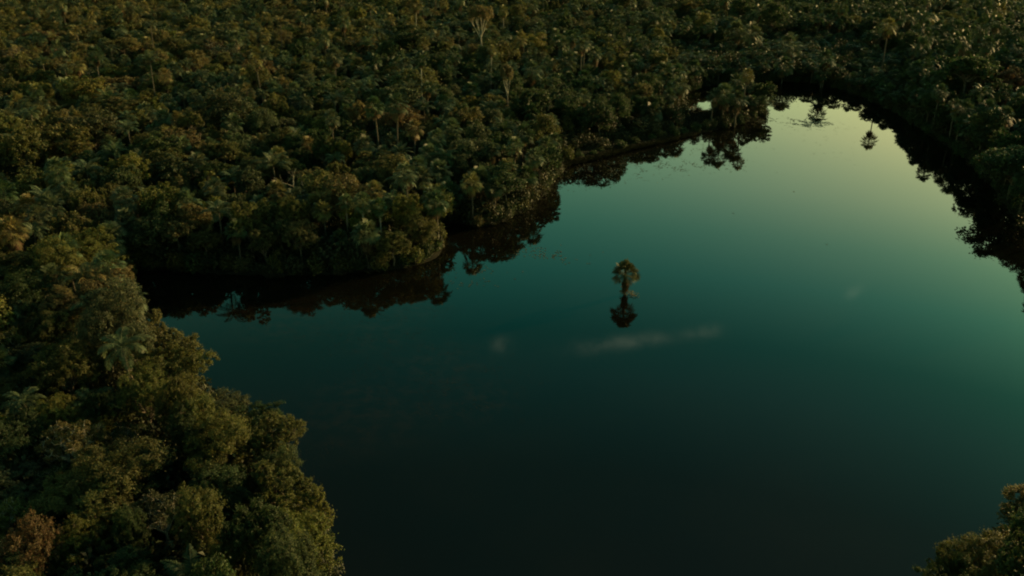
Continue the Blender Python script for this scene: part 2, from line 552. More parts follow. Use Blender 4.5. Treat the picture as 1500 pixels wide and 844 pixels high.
# water
m, nt, N, L = new_mat("lake_water")
out = N.new("ShaderNodeOutputMaterial"); bs = N.new("ShaderNodeBsdfPrincipled")
bs.inputs["IOR"].default_value = 1.333
bs.inputs["Roughness"].default_value = 0.02
tc = N.new("ShaderNodeTexCoord")
nz = N.new("ShaderNodeTexNoise"); nz.inputs["Scale"].default_value = 0.05; nz.inputs["Detail"].default_value = 6
cr = N.new("ShaderNodeValToRGB")
cr.color_ramp.elements[0].position = 0.40; cr.color_ramp.elements[0].color = (0.0027, 0.0030, 0.0021, 1)
cr.color_ramp.elements[1].position = 0.66; cr.color_ramp.elements[1].color = (0.0042, 0.0040, 0.0026, 1)
L.new(tc.outputs["Object"], nz.inputs["Vector"]); L.new(nz.outputs["Fac"], cr.inputs[0]); # brown beds of drowned weed show through the shallow near bay
stain_sum = None
for (bpx, bpy_, rad) in [(560, 490, 9), (640, 535, 10), (690, 585, 8), (420, 470, 12), (330, 440, 12), (540, 600, 12), (600, 450, 8)]:
    g2 = ground_at(bpx, bpy_)
    vd = N.new("ShaderNodeVectorMath"); vd.operation = "DISTANCE"; vd.inputs[1].default_value = (g2[0], g2[1], 0)
    L.new(tc.outputs["Object"], vd.inputs[0])
    md_ = N.new("ShaderNodeMapRange"); md_.interpolation_type = "SMOOTHSTEP"
    md_.inputs[1].default_value = rad; md_.inputs[2].default_value = rad * 0.15; md_.inputs[3].default_value = 0; md_.inputs[4].default_value = 1
    L.new(vd.outputs["Value"], md_.inputs[0])
    if stain_sum is None:
        stain_sum = md_.outputs[0]
    else:
        mm_ = N.new("ShaderNodeMath"); mm_.operation = "MAXIMUM"; L.new(stain_sum, mm_.inputs[0]); L.new(md_.outputs[0], mm_.inputs[1]); stain_sum = mm_.outputs[0]
wn = N.new("ShaderNodeTexNoise"); wn.inputs["Scale"].default_value = 0.55; wn.inputs["Detail"].default_value = 9; wn.inputs["Roughness"].default_value = 0.7
L.new(tc.outputs["Object"], wn.inputs["Vector"])
wr = N.new("ShaderNodeMapRange"); wr.inputs[1].default_value = 0.45; wr.inputs[2].default_value = 0.62; L.new(wn.outputs["Fac"], wr.inputs[0])
wm = N.new("ShaderNodeMath"); wm.operation = "MULTIPLY"; L.new(stain_sum, wm.inputs[0]); L.new(wr.outputs[0], wm.inputs[1])
wmix = N.new("ShaderNodeMix"); wmix.data_type = "RGBA"; L.new(wm.outputs[0], wmix.inputs[0])
L.new(cr.outputs[0], wmix.inputs[6]); wmix.inputs[7].default_value = (0.0085, 0.0056, 0.0034, 1)
L.new(wmix.outputs[2], bs.inputs["Base Color"])
wv = N.new("ShaderNodeTexNoise"); wv.inputs["Scale"].default_value = 0.8; wv.inputs["Detail"].default_value = 3
bp = N.new("ShaderNodeBump"); bp.inputs["Strength"].default_value = 0.012; bp.inputs["Distance"].default_value = 0.05
L.new(tc.outputs["Object"], wv.inputs["Vector"]); L.new(wv.outputs["Fac"], bp.inputs["Height"]); L.new(bp.outputs[0], bs.inputs["Normal"])
L.new(bs.outputs[0], out.inputs[0])
mb = MB()
lo = POLY.min(0) - 6; hi = POLY.max(0) + 6
mb.quads([(lo[0], lo[1], 0), (hi[0], lo[1], 0), (hi[0], hi[1], 0), (lo[0], hi[1], 0)], [[0, 1, 2, 3]])
wo = bpy.data.objects.new("water", mb.mesh("water", [m])); COL.objects.link(wo)
wo["kind"] = "structure"; wo["label"] = "still dark teal lake mirroring the evening sky and trees"

# ------------------------------------------------------------------ things
COLORS = {  # leaf colours
    "dark green": (0.034, 0.056, 0.019),
    "grey green": (0.052, 0.066, 0.030),
    "olive green": (0.082, 0.085, 0.025),
    "yellow green": (0.104, 0.108, 0.025),
    "rust brown": (0.098, 0.070, 0.032),
    "tan brown": (0.112, 0.098, 0.037),
}
PCOLORS = {
    "dark green": (0.034, 0.056, 0.022),
    "grey green": (0.058, 0.078, 0.036),
    "yellowed": (0.125, 0.112, 0.038),
    "olive": (0.080, 0.088, 0.030),
}
SHAPE_WORD = dict(round="round-topped", flat="flat-topped", lumpy="lumpy", ragged="ragged", tall="tall domed", spreading="wide spreading", twiggy="thin twiggy", umbrella="umbrella-shaped")


def put(name, data=None, parent=None, loc=(0, 0, 0), rot=(0, 0, 0), sc=(1, 1, 1), color=None):
    o = bpy.data.objects.new(name, data); COL.objects.link(o)
    o.parent = parent; o.location = loc; o.rotation_euler = rot; o.scale = sc
    if color is not None:
        o.color = (*color, 1)
    return o


def jitter(c, s=0.16):
    k = 1 + rng.uniform(-s, s)
    return tuple(max(0.004, v * k * (1 + rng.uniform(-0.08, 0.08))) for v in c)


def base_z(x, y):
    return float(land_z(lake_sd([(x, y)]))[0]) - 0.05


def build_tree(T):
    """T: dict with kind, x, y, r (crown radius), h (height of crown top), col, shape, label, group"""
    k = T["kind"]; x, y = T["x"], T["y"]; z = T.get("z", base_z(x, y))
    dist = math.hypot(x, y)
    az = rng.uniform(0, 6.28)
    if k == "broadleaf_tree":
        sh = T["shape"]
        if sh == "umbrella":
            cm, tm = UMB; s = T["r"] / 2.9; sz = T["h"] / 9.9
        else:
            bank = (FINE if dist < 135 else BROAD)[sh]
            cm, tm = bank[rng.integers(len(bank))]
            s = T["r"] / CROWN_R[sh]; sz = T["h"] / (8.5 if sh not in ("tall",) else 10.2)
        e = put(k, None, None, (x, y, z), (rng.normal(0, 0.03), rng.normal(0, 0.03), az), (s, s, sz))
        put("trunk", tm, e); c = put("crown", cm, e, color=jitter(COLORS[T["col"]]))
        cat = "tree"
    elif k == "fan_palm":
        cm, sm = FAN_LONE if T.get("lone") else FAN[rng.integers(len(FAN))]
        s = T["r"] / (1.68 if T.get("lone") else 2.2); ht = T["h"] - 1.55 * s
        e = put(k, None, None, (x, y, z), (rng.normal(0, 0.03), rng.normal(0, 0.03), az))
        tw = 0.9 + 0.25 * s
        if T.get("lone"):
            tw *= 1.35
        put("trunk", PTR_PALE[rng.integers(2)] if T.get("pale") or (rng.random() < 0.03 and not T.get("lone")) else PTR[rng.integers(3)], e, sc=(tw, tw, ht))
        put("crown", cm, e, (0, 0, ht), sc=(s, s, s), color=jitter(PCOLORS[T["col"]]))
        if sm is not None and T.get("skirt", True):
            put("dead_fronds", sm, e, (0, 0, ht), sc=(s, s, s))
        cat = "palm"
    elif k == "feather_palm":
        s = T["r"] / 2.3; ht = T["h"] - 2.2 * s
        e = put(k, None, None, (x, y, z), (rng.normal(0, 0.03), rng.normal(0, 0.03), az))
        put("trunk", PTR[rng.integers(3)], e, sc=(0.9, 0.9, max(1.0, ht)))
        put("crown", FEATH[rng.integers(3)], e, (0, 0, max(1.0, ht)), sc=(s, s, s), color=jitter(PCOLORS[T["col"]]))
        cat = "palm"
    elif k == "bare_tree":
        s = T["h"] / 11.0
        e = put(k, BARE, None, (x, y, z), (0, 0, az), (s, s, s))
        cat = "tree"
    elif k == "shrub":
        s = T["r"] / 1.5; sz = T["h"] / 1.9
        e = put(k, None, None, (x, y, z), (0, 0, az), (s, s, sz))
        put("stems", STEMS, e); put("foliage", SPARSE if T.get("sparse") else BUSH[rng.integers(4)], e, color=jitter(COLORS[T["col"]]))
        cat = "shrub"
    e["label"] = T["label"]; e["category"] = cat
    if T.get("group"):
        e["group"] = T["group"]
    return e


# trees one can point at: (kind, px, py of the crown centre, crown width px, height m, colour, shape, label, short name)
MARK = []


def mark(kind, px, py, wpx, h, col, shape, label, short=None, **kw):
    cz = h - (2.3 if kind == "broadleaf_tree" else 1.7)
    if shape == "umbrella":
        cz = h - 0.9
    x, y = ground_at(px, py, cz)
    dist = math.sqrt(x * x + y * y + (CAMH - cz) ** 2)
    r = wpx * 0.5 * dist / F
    MARK.append(dict(kind=kind, x=x, y=y, r=r, h=h, col=col, shape=shape, label=label, short=short, mark=True, **kw))


BT, FP, FE = "broadleaf_tree", "fan_palm", "feather_palm"
mark(BT, 706, 20, 34, 20, "tan brown", "umbrella", "umbrella-shaped tree with pale forked trunk rising above the forest canopy", "pale forked umbrella tree")
mark(FP, 737, 19, 19, 15, "yellowed", "", "bright-topped fan palm close beside the pale forked umbrella tree", "bright-topped fan palm")
mark(FP, 608, 11, 21, 21, "yellowed", "", "tallest slender palm on a long bare trunk at the far forest top", "tallest slender palm", pale=True)
mark(FP, 616, 96, 22, 17, "dark green", "", "dark-crowned palm on a long pale trunk in the middle of the forest", "dark long-trunked palm", pale=True)
mark(BT, 745, 108, 22, 15.5, "tan brown", "umbrella", "small thin-crowned tree with a pale trunk forked in two, mid forest", "small fork-trunked tree")
mark(FP, 719, 82, 17, 15, "yellowed", "", "little-crowned slender palm standing behind the small fork-trunked tree", "little-crowned slender palm", pale=True)
mark(FP, 1301, 41, 25, 19, "yellowed", "", "tall yellowish fan palm standing alone above the far dark bank", "tall far-bank palm")
mark(FP, 1090, 112, 24, 13, "yellowed", "", "yellowish fan palm rising behind the palm clump on the spit", "yellowish spit palm")
mark(FP, 1046, 141, 30, 9.5, "grey green", "", "fan palm at the land end of the clump on the spit", "spit palm clump", group="palm clump on the spit")
mark(FP, 1062, 137, 36, 10, "grey green", "", "middle fan palm of the clump on the spit, biggest crown", None, group="palm clump on the spit")
mark(FP, 1080, 143, 34, 9.2, "dark green", "", "fan palm at the water end of the clump on the spit", None, group="palm clump on the spit")
mark(FP, 1078, 42, 40, 12, "grey green", "", "big grey-green fan palm high behind the spit, the one further left", "big grey-green fan palm")
mark(FP, 1101, 46, 38, 12, "grey green", "", "big grey-green fan palm high behind the spit, the one further right", None)
mark(FP, 1155, 64, 38, 11, "grey green", "", "round-headed fan palm above the far end of the lake, mirrored in it", "round-headed far palm")
mark(FP, 1212, 78, 32, 12, "dark green", "", "dark round-headed fan palm in the far dark bank of the lake", None)
mark(FP, 1150, 88, 32, 9.0, "dark green", "", "dark shaggy fan palm at the far lake end, mirrored as a round head", None)
mark(FP, 1206, 99, 26, 7.8, "dark green", "", "smaller dark fan palm on the far lake end shore, mirrored thinly", None)
mark(FP, 704, 262, 52, 8.5, "grey green", "", "large fan palm with drooping skirt above the second wooded point", "large second-point palm")
mark(FP, 345, 340, 40, 8, "dark green", "", "fan palm hanging over the dark cove on the near wooded point", "cove fan palm")
mark(FP, 476, 316, 36, 8.5, "yellowed", "", "sunlit fan palm on the near wooded point, left of the pale trunks", "sunlit near-point palm")
mark(FP, 506, 305, 32, 9.5, "grey green", "", "left fan palm of the three with slender pale trunks on the point", "three pale-trunked palms", skirt=False, pale=True)
mark(FP, 531, 303, 38, 10, "grey green", "", "middle fan palm of the three with slender pale trunks on the point", None, skirt=False, pale=True)
mark(FP, 556, 312, 32, 9, "dark green", "", "right fan palm of the three with slender pale trunks on the point", None, skirt=False, pale=True)
mark(FP, 494, 356, 36, 5.5, "dark green", "", "low fan palm at the waterline below the three pale-trunked palms", None)
mark(BT, 597, 306, 46, 9.5, "yellow green", "tall", "sunlit yellow green tree at the tip of the near wooded point", "sunlit near-point tree")
mark(BT, 620, 338, 50, 7, "olive green", "lumpy", "lumpy olive tree overhanging water at the tip of the near point", None)
mark(FP, 604, 196, 30, 12, "yellowed", "", "pale arching palm standing clear above dark trees behind the near point", "pale arching palm")
mark("bare_tree", 440, 262, 30, 10, "tan brown", "", "bare pale-branched dead tree among dark crowns behind the near point", "bare dead tree")
mark(BT, 218, 156, 46, 8.5, "yellow green", "round", "bright yellow green round tree among dark crowns in the left forest", "bright round tree")
mark(FP, 263, 182, 30, 10, "yellowed", "", "pale bright fan palm sticking out of the left forest", "pale bright fan palm")
mark(BT, 182, 126, 62, 10, "rust brown", "spreading", "wide rust brown tree behind the bright yellow green round tree", "wide rust brown tree")
mark(BT, 265, 214, 54, 9.5, "rust brown", "round", "rounded rust brown tree in front of the pale bright fan palm", "rounded rust brown tree")
mark(BT, 590, 177, 66, 10.5, "rust brown", "round", "largest rust brown crown in the middle of the forest", "largest rust brown crown")
mark(BT, 530, 165, 44, 12, "tan brown", "ragged", "ragged tan brown tree beside the largest rust brown crown", "ragged tan tree")
mark(BT, 182, 72, 48, 11, "tan brown", "flat", "flat tan brown tree far back in the left forest", "flat tan tree")
mark(FE, 66, 18, 40, 12, "yellowed", "", "feather palm with upright fronds at the far top corner of the forest", "corner feather palm")
mark(FE, 190, 50, 34, 11, "grey green", "", "feather palm just behind the flat tan brown tree", None)
mark(FE, 661, 168, 38, 11, "dark green", "", "dark feather palm beside the largest rust brown crown, toward the lake", "dark feather palm")
mark(FE, 300, 125, 36, 11, "grey green", "", "grey-green feather palm in the middle of the left forest", "grey-green feather palm")
mark(FP, 829, 88, 38, 12, "grey green", "", "fan palm with a light-edged crown on the slope behind the second point", "light-edged fan palm")
mark(FP, 972, 104, 34, 11, "dark green", "", "dark ball-headed fan palm inland of the marsh grass", "dark ball-headed palm")
mark(BT, 795, 190, 40, 10, "olive green", "lumpy", "lumpy olive tree with lit top at the head of the second inlet", "inlet-head olive tree")
mark(BT, 800, 230, 44, 8, "dark green", "round", "dark round tree at the waterline where the second point ends", None)
mark(BT, 105, 655, 78, 8.5, "tan brown", "twiggy", "thin twiggy tan tree with pale branches in the near forest", "twiggy tan tree")
mark(BT, 318, 655, 88, 9, "yellow green", "lumpy", "large lumpy yellow green tree on the near bank, back from the water", "large lumpy near tree")
mark(BT, 432, 792, 112, 9.5, "yellow green", "round", "biggest yellow green tree on the near bank beside dark water", "biggest near-bank tree")
mark(BT, 290, 752, 62, 10.5, "olive green", "tall", "tall olive tree behind the biggest yellow green near-bank tree", "tall olive near tree")
mark(BT, 190, 790, 44, 8, "dark green", "round", "small dark green round tree deep in the near forest", "small dark near tree")
mark(BT, 332, 830, 34, 7.5, "yellow green", "tall", "small bright yellow green tree at the bottom edge of the near forest", None)
mark(BT, 45, 812, 70, 9, "rust brown", "round", "round rust brown tree in the bottom corner of the near forest", "near-corner rust tree")
mark(BT, 255, 535, 112, 9, "olive green", "spreading", "wide spreading olive tree on the near bank at the cove mouth", "wide olive cove-mouth tree")
mark(BT, 155, 430, 86, 9.5, "rust brown", "ragged", "ragged orange-brown tree beside the dark cove", "orange-brown cove tree")
mark(BT, 112, 358, 104, 10.5, "yellow green", "spreading", "wide yellow green tree behind the orange-brown cove tree", "wide yellow green cove tree")
mark(BT, 405, 635, 84, 8, "olive green", "ragged", "ragged olive brown tree leaning out over the water, near bank", "ragged olive bank tree")
mark(BT, 45, 440, 80, 9, "dark green", "lumpy", "lumpy dark tree left of the orange-brown cove tree", None)
mark(BT, 1478, 120, 50, 12, "rust brown", "round", "round rust brown tree on the right bank of the lake", "right-bank rust tree")
mark(BT, 1492, 236, 84, 10.5, "dark green", "lumpy", "big lumpy dark tree at the water on the right bank", "big dark right-bank tree")
mark(BT, 1392, 92, 82, 13, "dark green", "spreading", "widest dark tree on the right bank slope", "widest dark tree")
mark(FE, 1408, 42, 46, 14, "yellowed", "", "yellowish feather palm behind the right bank, lit from the side", "yellowish feather palm")
mark(FE, 1375, 34, 40, 13, "yellowed", "", "second yellowish feather palm behind the right bank, further from the edge", None)
mark(BT, 1500, 738, 66, 7.5, "tan brown", "tall", "brown tree overhanging the water at the near right corner", "brown corner tree")
mark(BT, 1388, 842, 54, 5.2, "olive green", "ragged", "low olive tree where the near right corner forest meets the bottom edge", None)
mark(BT, 1430, 826, 90, 6.5, "olive green", "lumpy", "olive tree at the near right corner, closest to open water", "olive corner tree")
mark(BT, 1488, 806, 80, 6.5, "tan brown", "ragged", "tan tree between the olive and the brown corner trees", None)

# lone palm in the lake and the tuft at its foot
lx, ly = ground_at(915.5, 431.5, 0.0)
MARK.append(dict(kind=FP, x=lx, y=ly, z=-0.3, r=1.98, h=5.4, col="olive", shape="", lone=True, mark=True, short="lone palm in the lake",
                 label="lone shaggy fan palm standing in open water, mirrored below"))

# ------------------------------------------------------------------ fill the forest
grid, CELL = {}, 8.0
placed = []


def near(x, y):
    cx, cy = int(x // CELL), int(y // CELL)
    for i in range(cx - 1, cx + 2):
        for j in range(cy - 1, cy + 2):
            yield from grid.get((i, j), ())


def add(T):
    placed.append(T); grid.setdefault((int(T["x"] // CELL), int(T["y"] // CELL)), []).append(T)


for T in MARK:
    add(T)


def in_gap(x, y, h):
    """the opening in the spit's trees through which the back water shines"""
    px, py, _ = to_px(x, y, 0); _, ty, _ = to_px(x, y, h)
    return abs(px - 1020) < 10 + 16 and py > 150 and ty < 168


def fits(x, y, r, k=0.74):
    for T in near(x, y):
        if math.hypot(T["x"] - x, T["y"] - y) < k * (r + T["r"]):
            return False
    return True


def zone(x, y):
    """(warmth 0..1, height factor, palm share)"""
    px, py, dep = to_px(x, y, 6)
    n1 = noise.noise((x * 0.018, y * 0.018, 3.0)); n2 = noise.noise((x * 0.03, y * 0.03, 9.0))
    warm = 0.62 - 0.00045 * max(px, 0) + 0.35 * n1
    hf = 1.0 + 0.14 * n2 + rng.normal(0, 0.07)
    palm = 0.38 + 0.35 * n2
    if px > 1335 and y < 400:
        hf *= 1.22; warm -= 0.1 if py < 50 else 0.4  # taller right bank; its shade is painted in as darker leaf colours
    if px > 1000 and py < 190:
        palm += 0.2
        if py > 50:
            warm -= 0.4  # shade over the far bank put into the leaf colours
    if py > 480:
        palm -= 0.42; warm -= 0.04
    if py < 90 and px < 700:
        warm += 0.14  # upper-left evening glow put into the leaf colours
    if py < 60 and px > 1320:
        warm += 0.35  # sunlight on the upper-right treetops painted as yellower leaves
    return warm, hf, palm


def new_tree(x, y, r, edge=False):
    warm, hf, palm = zone(x, y)
    u = rng.random()
    if u < palm * (0.60 if to_px(x, y, 0)[0] < 800 else 0.85):
        kind = FP
    elif u < palm:
        kind = FE
    else:
        kind = BT
    if edge and kind == FE:
        kind = FP
    w = warm + rng.normal(0, 0.25)
    if kind == BT:
        col = "rust brown" if w > 1.08 else "tan brown" if w > 0.76 else "olive green" if w > 0.38 else "grey green" if w > 0.22 else "dark green"
        if rng.random() < (0.22 if to_px(x, y, 0)[1] > 480 else 0.11) and w > 0.1:
            col = "yellow green"
        shape = str(rng.choice(["round", "flat", "lumpy", "ragged", "tall", "spreading", "twiggy"], p=[.22, .1, .2, .17, .12, .15, .04]))
        h = (rng.uniform(6.8, 10.5) * (0.66 + 0.1 * r)) * hf
        if edge:
            h *= 0.8
        if not edge and rng.random() < 0.08:
            h *= 1.35
        h = max(4.6, min(15, h))
    else:
        col = "yellowed" if w > 0.72 else "grey green" if w > 0.25 else "dark green"
        shape = ""
        r = rng.uniform(2.1, 3.1)
        h = rng.uniform(7.5, 11.0) * hf * (0.85 if edge else 1)
        if not edge and rng.random() < 0.12 and to_px(x, y, 0)[1] < 330 and lake_sd([(x, y)])[0] > 16:
            h *= rng.uniform(1.25, 1.6)
    px, py, _d = to_px(x, y, 0)
    if py > 470 and px < 700 and not edge:
        h *= 0.80 if lake_sd([(x, y)])[0] > 9 else 1.08
    if 1240 < px < 1325 and py > 95:
        h = min(h, rng.uniform(4.5, 6.5))
    if (1085 < px < 1262 and 72 < py < 150) or (975 < px <= 1085 and 85 < py < 128):
        h = min(h, rng.uniform(3.6, 5.2)) if kind == BT else min(h, rng.uniform(4.5, 6.5))
        r = min(r, 2.6)
    return dict(kind=kind, x=x, y=y, r=r, h=h, col=col, shape=shape, edge=edge)


def in_view(x, y, mx=90, top=-60, bot=240):
    if y < 18:
        return False
    px, py, d = to_px(x, y, 6)
    return d > 5 and -mx < px < W0 + mx and top < py < H0 + bot


# marsh: the shoreline stretch between these two pixels keeps a grass strip, trees stand back
MA, MBp = ground_at(838, 241), ground_at(1000, 201)


def marsh_d(x, y):
    p = np.array([x, y]); ab = MBp - MA
    t = np.clip(((p - MA) @ ab) / (ab @ ab), 0, 1)
    return np.linalg.norm(p - MA - t * ab)


# edge trees first, along the shoreline
seg = np.roll(POLY, -1, 0) - POLY
for a, d in zip(POLY, seg):
    ln = np.linalg.norm(d); nrm = np.array([d[1], -d[0]]) / ln
    for t in np.arange(0, ln, 2.1):
        p = a + d * (t / ln)
        for sgn in (1, -1):
            q = p + nrm * sgn * rng.uniform(0.7, 2.2)
            s = lake_sd([q])[0]
            if s < 0.5 or not in_view(*q) or marsh_d(*q) < 5.5:
                continue
            r = rng.uniform(2.3, 3.8)
            T = new_tree(q[0], q[1], r, True)
            if fits(q[0], q[1], T["r"], 0.66) and not in_gap(q[0], q[1], T["h"]):
                add(T)
# interior
cand = []
for _ in range(42000):
    y = 20 + 500 * rng.random() ** 0.62
    x = rng.uniform(-0.72, 0.72) * (y + 45)
    cand.append((x, y))
cand = np.array(cand)
sdc = lake_sd(cand)
for (x, y), s in zip(cand, sdc):
    if s < 1.6 or not in_view(x, y) or (marsh_d(x, y) < 6.5):
        continue
    r = float(np.clip(3.4 * math.exp(rng.normal(0, 0.33)), 1.7, 6.6))
    if y < 135:
        r = min(r, float(rng.uniform(2.6, 4.3)))
    T = new_tree(x, y, r)
    k = 0.66 if y > 135 else 0.56
    if fits(x, y, T["r"], k) and not in_gap(x, y, T["h"]):
        add(T)

# ------------------------------------------------------------------ shrubs along the shores
shr = []
def fits_shrub(x, y, r):
    return all(math.hypot(a[0] - x, a[1] - y) > 0.62 * (r + a[2]) for a in shr)
for a, d in zip(POLY, seg):
    ln = np.linalg.norm(d); nrm = np.array([d[1], -d[0]]) / ln
    for t in np.arange(0.3, ln, 1.5):
        p = a + d * (t / ln)
        for sgn in (1, -1):
            q = p + nrm * sgn * rng.uniform(0.3, 1.6)
            s = lake_sd([q])[0]
            r = rng.uniform(1.1, 2.3)
            if s < 0.1 or not in_view(*q, mx=0, top=0, bot=20) or not fits_shrub(q[0], q[1], r) or rng.random() < (0.5 if marsh_d(*q) < 6 else 0.1):
                continue
            if math.hypot(*q) > 330 or in_gap(q[0], q[1], 2 * r):
                continue
            shr.append((q[0], q[1], r))
            w = zone(*q)[0] + rng.normal(0, .25)
            placed.append(dict(kind="shrub", x=q[0], y=q[1], r=r, h=r * rng.uniform(1.2, 1.9), shape="", edge=True,
                               col="tan brown" if w > .7 else "olive green" if w > .4 else "dark green"))
placed.append(dict(kind="shrub", x=lx + 1.15, y=ly - 0.1, z=-0.15, r=0.9, h=0.75, col="tan brown", shape="", sparse=True, mark=True, short=None, edge=True,
                   label="small pale leafy tuft in the water at the lone palm's foot"))

# ------------------------------------------------------------------ which stand alone, which join the mass
for T in placed:
    T["dist"] = math.sqrt(T["x"] ** 2 + T["y"] ** 2 + (CAMH - 5) ** 2)
    px, py, d = to_px(T["x"], T["y"], T["h"] * 0.75)
    T["px"], T["py"] = px, py
    T["vis"] = (-15 < px < W0 + 15) and (-12 < py < H0 + 30)
    T["size"] = T["r"] / T["dist"]
single, mass = [], []
for kind, cap in ((BT, 300), (FP, 290), (FE, 290), ("bare_tree", 50), ("shrub", 280)):
    ts = [T for T in placed if T["kind"] == kind]
    ts.sort(key=lambda T: (not T.get("mark"), not T["vis"], -T["size"]))
    n = 0
    for T in ts:
        if T["vis"] and n < cap:
            single.append(T); n += 1
        elif T["kind"] != "shrub":
            mass.append(T)
print("TREES", {k: (sum(T["kind"] == k for T in single), sum(T["kind"] == k for T in mass)) for k in (BT, FP, FE, "shrub", "bare_tree")})

# ------------------------------------------------------------------ labels
marks = [T for T in MARK if T.get("short")]
ORD = ["nearest", "second", "third", "fourth", "fifth", "sixth", "seventh", "eighth", "ninth", "tenth", "eleventh", "twelfth", "thirteenth", "fourteenth", "fifteenth", "sixteenth", "seventeenth", "eighteenth", "nineteenth", "twentieth"]
bins = {}
for T in single:
    if T.get("mark"):
        continue
    best = min(marks, key=lambda m: math.hypot(m["px"] - T["px"], (m["py"] - T["py"]) * 1.2))
    dx, dy = T["px"] - best["px"], T["py"] - best["py"]
    rel = ("right of" if dx > 0 else "left of") if abs(dx) > abs(dy) else ("in front of" if dy > 0 else "behind")
    if T["kind"] == BT:
        desc = f"{T['col']} {SHAPE_WORD[T['shape']]} tree"; grp = "broadleaf trees of the lakeside forest"
    elif T["kind"] == FP:
        desc = f"{T['col']} fan palm"; grp = "fan palms of the lakeside forest"
    elif T["kind"] == FE:
        desc = f"{T['col']} feather palm"; grp = "feather palms of the lakeside forest"
    else:
        desc = f"low {T['col']} waterside shrub"; grp = "shrubs along the waterline"
    if T.get("edge") and T["kind"] != "shrub":
        desc += " at the water's edge"
    T["group"] = grp
    T["_d"] = math.hypot(dx, dy)
    bins.setdefault((desc, rel, best["short"]), []).append(T)
for (desc, rel, short), ts in bins.items():
    ts.sort(key=lambda T: T["_d"])
    for i, T in enumerate(ts):
        o = "" if len(ts) == 1 else (ORD[i] + " " if i < len(ORD) else "far ")
        lab = f"{o}{desc} {rel} the {short}"
        if len(lab.replace("-", " ").split()) > 15:
            for w_ in sorted(SHAPE_WORD.values(), key=len, reverse=True):
                lab = lab.replace(w_ + " tree", "tree")
            lab = lab.replace("at the water's edge", "by the water")
        T["label"] = lab

same = {}
for T in single:
    same.setdefault(T["label"], []).append(T)
for lab, ts in same.items():
    if len(ts) > 1:
        ts.sort(key=lambda T: T.get("_d", 0))
        for i, T in enumerate(ts[1:], 1):
            T["label"] = (ORD[i] + " " if i < len(ORD) else "farther ") + lab.replace("nearest ", "")

for T in single:
    build_tree(T)

# ------------------------------------------------------------------ masses (stuff)
SRC = bpy.data.collections.new("sources")   # not linked to the scene


def src(name, parts, colname=None):
    """one joined mesh object for scattering; parts = [(mesh, z, (sx,sy,sz))]"""
    me_all = MB(); mats = []
    for me, z, sc in parts:
        n = len(me.vertices); co = np.empty(n * 3, np.float32); me.vertices.foreach_get("co", co)
        co = co.reshape(-1, 3) * np.array(sc) + np.array([0, 0, z])
        q = np.empty(len(me.loops), np.int32); me.loops.foreach_get("vertex_index", q)
        t = np.empty(len(me.polygons), np.float32); me.attributes["tint"].data.foreach_get("value", t)
        mm = me.materials[0]
        if mm not in mats:
            mats.append(mm)
        me_all.quads(co, q.reshape(-1, 4), mats.index(mm), t)
    return me_all.mesh(name, mats)


LEAFC, PALMC = {}, {}
for cn_, cc_ in COLORS.items():
    LEAFC[cn_] = leaf_material("leaves_" + cn_.replace(" ", "_"), cc_, 0.42, noise_scale=0.8)
for cn_, cc_ in PCOLORS.items():
    PALMC[cn_] = leaf_material("palm_leaves_" + cn_.replace(" ", "_"), cc_, 0.25, rough=0.6, noise_scale=1.5, var=0.55, spec=0.25)


def recolour(me, mat):
    me = me.copy()
    for i, m_ in enumerate(me.materials):
        if m_ in (M_LEAF, M_PALM):
            me.materials[i] = mat
    return me


